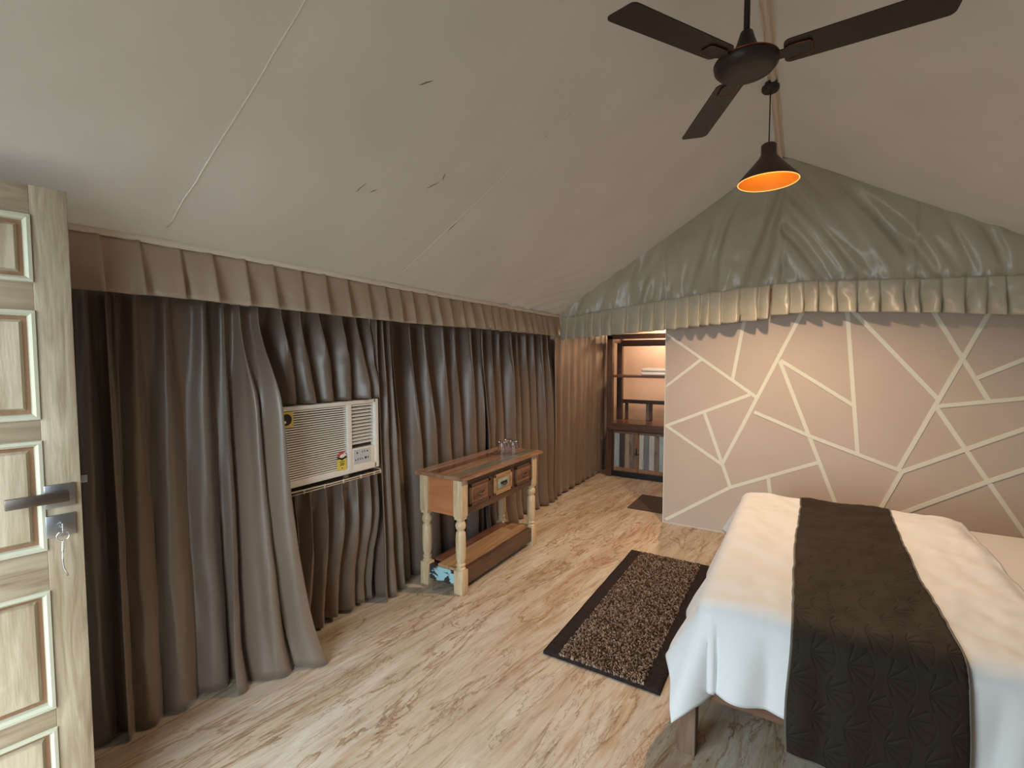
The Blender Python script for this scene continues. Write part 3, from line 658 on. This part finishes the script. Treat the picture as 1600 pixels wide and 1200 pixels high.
br = MB().box((cx0 + .02, cy1 - 0.035, 0.905), (cx1 - .02, cy1 - 0.01, 0.955), .002).build('gallery_rail', cab_wood_h, cu)
for x, m_ in ((-1.98, cab_wood), (-1.70, pl[3]), (-1.66, cab_wood), (-1.40, cab_wood), (-1.15, cab_wood)): MB().box((x, cy1 - 0.034, 0.690), (x + 0.042, cy1 - 0.012, 0.906), .002).build('gallery_post', m_, cu)
MB().box((cx0 + .07, cy0 + .03, 0.07), (cx1 - .07, cy1 - .07, 0.60)).build('cupboard_box', cab_wood_h, cu)
MB().box((cx0 + .07, cy0 + .05, 0.0), (cx1 - .07, cy1 - .07, 0.07)).build('plinth', black, cu)
def plank_door(x0, x1, seq, hs):
    d = MB().box((x0, cy0 + 0.008, 0.085), (x1, cy0 + 0.022, 0.590)).build('cupboard_door', mid_wood, cu)
    ws = [random.uniform(0.8, 1.2) for _ in seq]; tot = sum(ws); x = x0 + 0.008
    for q, w_ in zip(seq, ws):
        wd = (x1 - x0 - 0.016) * w_ / tot
        MB().box((x + .001, cy0 + random.uniform(-0.004, 0.0), 0.135), (x + wd - .001, cy0 + 0.008, 0.560), .0015).build('plank', pl[q], d); x += wd
    for z0, z1 in ((0.090, 0.134), (0.561, 0.588)): MB().box((x0 + .004, cy0 - 0.003, z0), (x1 - .004, cy0 + 0.008, z1), .002).build('batten', pl[4] if z0 > .3 else mid_wood, d)
    xx = x1 - 0.02 if hs > 0 else x0 + 0.02
    if hs > 0:
        hm = MB().box((xx - 0.006, cy0 - 0.016, 0.30), (xx + 0.006, cy0 - 0.004, 0.395), .002).box((xx - 0.028, cy0 - 0.018, 0.312), (xx + 0.032, cy0 - 0.006, 0.324), .002)
        hm.build('latch', black, d)
random.seed(6)
plank_door(-1.985, -1.672, (0, 1, 2, 3, 4), 1); plank_door(-1.668, -1.350, (5, 6, 5, 3, 0), -1); plank_door(-1.345, -1.025, (2, 1, 0, 4), -1)
def towel(z0, label, x0, x1):
    m = MB().box((x0, 5.79, z0), (x1, 6.06, z0 + 0.046), 0.02)
    o = m.build('folded_towel', white_cotton, smooth=True); return tag(o, label, 'towel', 'towels on the passage shelf')
towel(1.2885, 'lower folded white towel on the shelf unit in the passage', -1.67, -1.25)
towel(1.3355, 'upper folded white towel stacked on another in the passage', -1.665, -1.26)
m = MB().box((-1.44, 4.60, 0.0), (-0.86, 5.13, 0.010), 0.004).build('doormat', mat_brown); tag(m, 'plain dark brown doormat on the passage floor by the partition', 'mat')
def pendant(name, label, x, y, zrim, power, tilt=0.0, cone=(146, 0.8), R=0.158, grp='pendant lamps'):
    t = thing(name, label, 'lamp', (x, y, zrim), 0, grp); hgt = 0.215
    prof_o = [(R, 0.0), (R * .985, 0.012), (R * .62, 0.078), (R * .34, 0.130), (R * .27, 0.148), (R * .255, 0.155), (R * .25, 0.205), (R * .20, 0.213), (0.006, 0.216)]
    prof_i = [(0.006, 0.208), (R * .18, 0.205), (R * .23, 0.150), (R * .60, 0.072), (R * .955, 0.008), (R * .975, 0.0)]
    T = Matrix.Rotation(tilt, 4, 'Y')
    MB().lathe(prof_o, 40, T, cap=False).build('shade', shade_out, t, smooth='auto')
    MB().lathe(prof_i, 40, T, cap=False).build('shade_lining', shade_in, t, smooth='auto')
    MB().lathe([(R * .972, 0.0), (R * .988, -0.003), (R * 1.004, 0.0), (R * .988, 0.003), (R * .972, 0.0)], 40, T, cap=False).build('rim', rim_glow, t, smooth=True)
    MB().lathe([(0.012, 0.175), (0.014, 0.155), (0.024, 0.13), (0.029, 0.105), (0.024, 0.082), (0.012, 0.072), (0.001, 0.070)], 20, T).build('bulb', bulb_m, t, smooth=True)
    zc = roof_z(x) - (0.07 if y < 5 else 0.09) - zrim
    MB().tube([(0, 0, 0.214), (0, 0, zc)], 0.0035, 6).build('cord', fan_brown, t, smooth=True)
    MB().lathe([(0.038, zc - 0.005), (0.046, zc + 0.005), (0.046, zc + 0.022), (0.030, zc + 0.035), (0.03, zc + 0.045)], 24).build('ceiling_rose', fan_brown, t, smooth='auto')
    l = bpy.data.lights.new(name + '_light', 'SPOT'); l.energy = power; l.color = (1.0, 0.72, 0.47); l.shadow_soft_size = 0.05
    l.spot_size = math.radians(cone[0]); l.spot_blend = cone[1]
    lo = bpy.data.objects.new(name + '_light', l); COL.objects.link(lo); lo.location = (0, 0, 0.004); lo.parent = t
    return t
pendant('pendant_lamp', 'brown conical pendant lamp glowing orange below the ridge near the bed', RX - 0.015, 3.12, 2.505, 130)
pendant('pendant_lamp', 'added unseen pendant lamp behind the dark shelf unit, warming the peach wall', -1.45, 6.58, 2.10, 50, cone=(168, 0.3))  # added out of view, stands in for the warm light on the back wall
pendant('pendant_lamp', 'added unseen pendant lamp behind the gable cloth, lighting the passage', -1.15, 5.10, 2.02, 42, cone=(165, 0.4))  # added out of view to brighten the towels and passage front

# ------------------------------------------------------------------ ceiling fan
FX_, FY_, FZ_ = -0.205, 2.03, 2.60
fan = thing('ceiling_fan', 'dark brown three-blade ceiling fan hanging from the tent ridge', 'fan', (FX_, FY_, FZ_))
top = RZ - 0.05 - FZ_
MB().tube([(0, 0, 0.10), (0, 0, top)], 0.011, 12).build('down_rod', fan_brown, fan, smooth=True)
MB().lathe([(0.02, top - 0.09), (0.055, top - 0.03), (0.06, top)], 24).build('canopy', fan_brown, fan, smooth='auto')
MB().lathe([(0.062, 0.022), (0.055, 0.034), (0.042, 0.058), (0.030, 0.090), (0.022, 0.118), (0.018, 0.122), (0.012, 0.123)], 28).build('motor_cone', fan_brown, fan, smooth='auto')
MB().lathe([(0.01, -0.030), (0.075, -0.029), (0.098, -0.022), (0.110, -0.008), (0.112, 0.004), (0.104, 0.016), (0.07, 0.026), (0.02, 0.028)], 40).build('motor_housing', fan_brown, fan, smooth='auto')
MB().tube([(0.1105 * math.cos(2 * PI * i / 48), 0.1105 * math.sin(2 * PI * i / 48), 0.010) for i in range(48)], 0.0028, 6, True).build('trim_ring', copper, fan, smooth=True)
for k in range(3):
    an = math.radians(-2 + 120 * k)
    M = Matrix.Rotation(an, 4, 'Z') @ Matrix.Rotation(math.radians(-9), 4, 'X')
    r0, r1, w0, w1_ = 0.125, 0.610, 0.058, 0.064; pts = []
    rc = 0.022
    cnr = lambda cx, cy, a0: [(cx + rc * math.cos(math.radians(a0 + 15 * i)), cy + rc * math.sin(math.radians(a0 + 15 * i))) for i in range(7)]
    pts = cnr(r1 - rc, -w1_ + rc, -90) + cnr(r1 - rc - 0.012, w1_ - rc, 0) + cnr(r0 + rc, w0 - rc, 90) + cnr(r0 + rc, -w0 + rc, 180)
    bl = MB().prism(pts, 0.004, M @ Matrix.Translation((0, 0, 0.004))).build('blade', fan_brown, fan)
    hb = MB().prism([(0.085, -0.022), (0.125, -0.022), (0.140, -0.034), (0.205, -0.030), (0.212, -0.020), (0.212, 0.020), (0.205, 0.030), (0.140, 0.034), (0.125, 0.022), (0.085, 0.022)], 0.004, M @ Matrix.Translation((0, 0, -0.001)))
    hb.build('blade_holder', fan_brown, bl)
    MB().tube([M @ Vector(p) for p in ((0.140, -0.034, -0.001), (0.205, -0.030, -0.001), (0.212, -0.020, -0.001), (0.212, 0.020, -0.001), (0.205, 0.030, -0.001), (0.140, 0.034, -0.001))], 0.0018, 6).build('holder_trim', copper, bl, smooth=True)

# ------------------------------------------------------------------ bed
bd = thing('bed', 'low wooden bed frame with plain square legs under the white duvet', 'bed', (0, 0, 0))
bx0, bx1, by0, by1 = -0.362, 1.80, 1.815, 3.465
for x in (bx0, bx1 - 0.065):
    for y in (by0, by1 - 0.065): MB().box((x, y, 0), (x + 0.065, y + 0.065, 0.36 if x < 1 else 0.9), .003).build('leg', bedleg_m, bd)
for y in (by0 + .01, by1 - 0.045): MB().box((bx0 + .065, y, 0.235), (bx1 - .065, y + 0.035, 0.335), .003).build('side_rail', bedwood, bd)
for x in (bx0 + .01, bx1 - .05): MB().box((x, by0 + .065, 0.235), (x + .035, by1 - .065, 0.335), .003).build('end_rail', bedwood, bd)
for k in range(9):
    x = lerp(bx0 + .12, bx1 - .2, k / 8); MB().box((x, by0 + .045, 0.300), (x + .09, by1 - .045, 0.318)).build('slat', bedwood, bd)
MB().box((bx1 - .045, by0 + .065, 0.42), (bx1 - .02, by1 - .065, 0.88), .004).build('headboard', bedwood, bd)
mt = MB().box((-0.25, by0 + .05, 0.319), (bx1 - .07, by1 + 0.005, 0.570), 0.045).build('mattress', sheet_cotton, smooth=True); tag(mt, 'mattress in a plain fitted sheet, bare toward the head of the bed', 'mattress')

ZT, XF, XH, YN, YF, RR = 0.615, -0.235, 0.775, 1.855, 3.42, 0.06
def hang(d, tilt):
    q = RR * PI / 2
    if d < q: th = d / RR; return RR * math.sin(th), RR * (1 - math.cos(th))
    return RR + (d - q) * math.sin(tilt), RR + (d - q) * math.cos(tilt)
def bed_surf(U, V, wr=1.0):
    a_, b_, c_ = max(0, XF - U), max(0, YN - V), max(0, V - YF)
    x, y = max(U, XF), min(max(V, YN), YF)
    z = ZT
    top_w = 1 - min(1, (a_ + b_ + c_) / 0.1)
    puff = 0.022 * nz(U * 1.6, V * 1.4, 2) + 0.011 * nz(U * 4, V * 3.2, 6) + 0.008 * nz(U * 10 + V * 4, V * 7 - U * 3, 1) + 0.004 * nz(U * 22 - V * 6, V * 15, 5)
    puff += 0.006 * math.sin((U * 1.2 + V) * 20 + 3 * nz(U * 3, V * 3)) * max(0, nz(U * 2, V * 2, 8))
    if a_ > 0 and (b_ > 0 or c_ > 0):
        s_ = -1 if b_ > 0 else 1; bb = b_ if b_ > 0 else c_
        ro = math.hypot(a_, bb); th = math.atan2(bb, a_)
        til = math.radians(24) * (1 - th / (PI / 2)) ** 1.3 + math.radians(4)
        out, dn = hang(ro, til)
        out += ro * (0.06 * math.exp(-((th - 0.80) / 0.25) ** 2) - 0.20 * math.exp(-((th - 1.22) / 0.16) ** 2)) * sstep(0.08, 0.4, ro)
        x -= out * math.cos(th); y += s_ * out * math.sin(th); z -= dn
    elif a_ > 0:
        out, dn = hang(a_, math.radians(24) - math.radians(8) * sstep(2.0, 3.4, V))
        out += 0.014 * wr * sstep(0.06, 0.3, a_) * math.sin(V * 17 + 2 * nz(V * 2, 3)); x -= out; z -= dn
    elif b_ > 0 or c_ > 0:
        bb = b_ if b_ > 0 else c_; s_ = -1 if b_ > 0 else 1
        out, dn = hang(bb, math.radians(4))
        out += 0.042 * wr * sstep(0.03, 0.3, bb) * (math.sin(U * 38 + 2.5 * nz(U * 3, 1) + 3 * bb) * 0.45 + nz(U * 11, bb * 3, 4)) ; y += s_ * out; z -= dn
    z += puff * (0.35 + 0.65 * top_w)
    e = sstep(XH - 0.10, XH, U)
    z -= 0.026 * e * e
    return Vector((x, y, z))
def duvet_pt(u, v):
    U = lerp(XF - 0.34, XH + 0.012 * nz(v * 4, 2), u); V = lerp(YN - 0.35, YF + 0.28, v)
    return bed_surf(U, V, 1 - 0.75 * sstep(-0.10, -0.02, U) * (1 - sstep(0.46, 0.54, U)))
dv = MB().grid(duvet_pt, 130, 190).build('duvet', white_cotton, smooth=True, solid=0.024, offset=0)
tag(dv, 'rumpled white duvet draped over the foot of the bed', 'duvet')
# velvet runner on top, following the duvet
rm = runner_material()
VR0, VR1 = YN - 0.44, YF + 0.22
def run_pt(u, v, off=0.0155):
    V = lerp(VR0 - 0.05 * u, VR1, v)
    U = lerp(0.002 + 0.030 * sstep(0.4, 1, v), 0.435 + 0.03 * sstep(0.5, 1, v), u) + 0.006 * nz(V * 3, u)
    e = 0.01; p = bed_surf(U, V, 0.25); n = (bed_surf(U + e, V, .25) - bed_surf(U - e, V, .25)).cross(bed_surf(U, V + e, .25) - bed_surf(U, V - e, .25)).normalized()
    extra = 0.012 * sstep(0.0, 0.12, max(YN - V, V - YF))
    return p + n * (off + extra)
NU, NV = 44, 230
ro = MB().grid(run_pt, NU, NV).build('bed_runner', rm, smooth=True, solid=0.006, offset=0)
tag(ro, 'dark brown quilted velvet runner laid across the white duvet', 'bed runner')
uvl = ro.data.uv_layers.new(name='UVMap')
for p in ro.data.polygons:
    for li in p.loop_indices:
        vi = ro.data.loops[li].vertex_index; i, j = vi % (NU + 1), vi // (NU + 1)
        uvl.data[li].uv = (i / NU * 0.44, j / NV * (VR1 - VR0))
piping = mat('runner_piping', (0.10, 0.085, 0.06), 0.6, sheen=0.3)
lp_ = [run_pt(0, j / 120, .016) for j in range(121)][::-1] + [run_pt(i / 20, 0, .016) for i in range(1, 21)] + [run_pt(1, j / 120, .016) for j in range(1, 121)]
MB().tube(lp_, 0.0045, 6).build('piping', piping, ro, smooth=True)

# ------------------------------------------------------------------ rug
rg = thing('rug', 'speckled brown chenille rug with dark borders beside the bed', 'rug', (0, 0, 0))
rx0, rx1, ry0, ry1 = -1.075, -0.49, 2.075, 3.565
def rug_pt(u, v):
    x, y = lerp(rx0, rx1, u), lerp(ry0, ry1, v)
    return (x + 0.004 * nz(y * 5, 1), y + 0.004 * nz(x * 6, 4), 0.009 + 0.0015 * nz(x * 8, y * 8))
MB().grid(rug_pt, 30, 70).build('backing', rug_border, rg, smooth=True, solid=0.014, offset=0)
random.seed(12)
tf = MB(); colr = []
PAL = [(0.05, 0.028, 0.018), (0.075, 0.042, 0.028), (0.14, 0.085, 0.058), (0.30, 0.205, 0.145), (0.40, 0.29, 0.215), (0.22, 0.14, 0.095)]
ny = int((ry1 - ry0 - 0.02) / 0.0082); nx = int((rx1 - rx0 - 0.155) / 0.0082)
for j in range(ny):
    for i in range(nx):
        x = rx0 + 0.085 + (i + random.uniform(-.3, .3)) * 0.0082; y = ry0 + 0.012 + (j + random.uniform(-.3, .3)) * 0.0082
        an = random.uniform(0, PI); l = random.uniform(0.006, 0.009); w_ = random.uniform(0.0036, 0.005); h_ = random.uniform(0.008, 0.016); zb_ = 0.013
        ca, sa = math.cos(an), math.sin(an); lx, ly = random.uniform(-.003, .003), random.uniform(-.003, .003)
        base = [(x + ca * l, y + sa * l, zb_), (x - sa * w_, y + ca * w_, zb_), (x - ca * l, y - sa * l, zb_), (x + sa * w_, y - ca * w_, zb_)]
        topv = [(lerp(x, p[0], .55) + lx, lerp(y, p[1], .55) + ly, zb_ + h_) for p in base]
        tf.add(base + topv, [(4, 5, 6, 7), (0, 1, 5, 4), (1, 2, 6, 5), (2, 3, 7, 6), (3, 0, 4, 7)])
        colr.append(random.choice(PAL))
to = tf.build('tufts', tuft_material(), rg); to['kind'] = 'stuff'
at = to.data.color_attributes.new('yarn', 'FLOAT_COLOR', 'POINT')
at.data.foreach_set('color', [c for col_ in colr for _ in range(8) for c in (*col_, 1.0)])
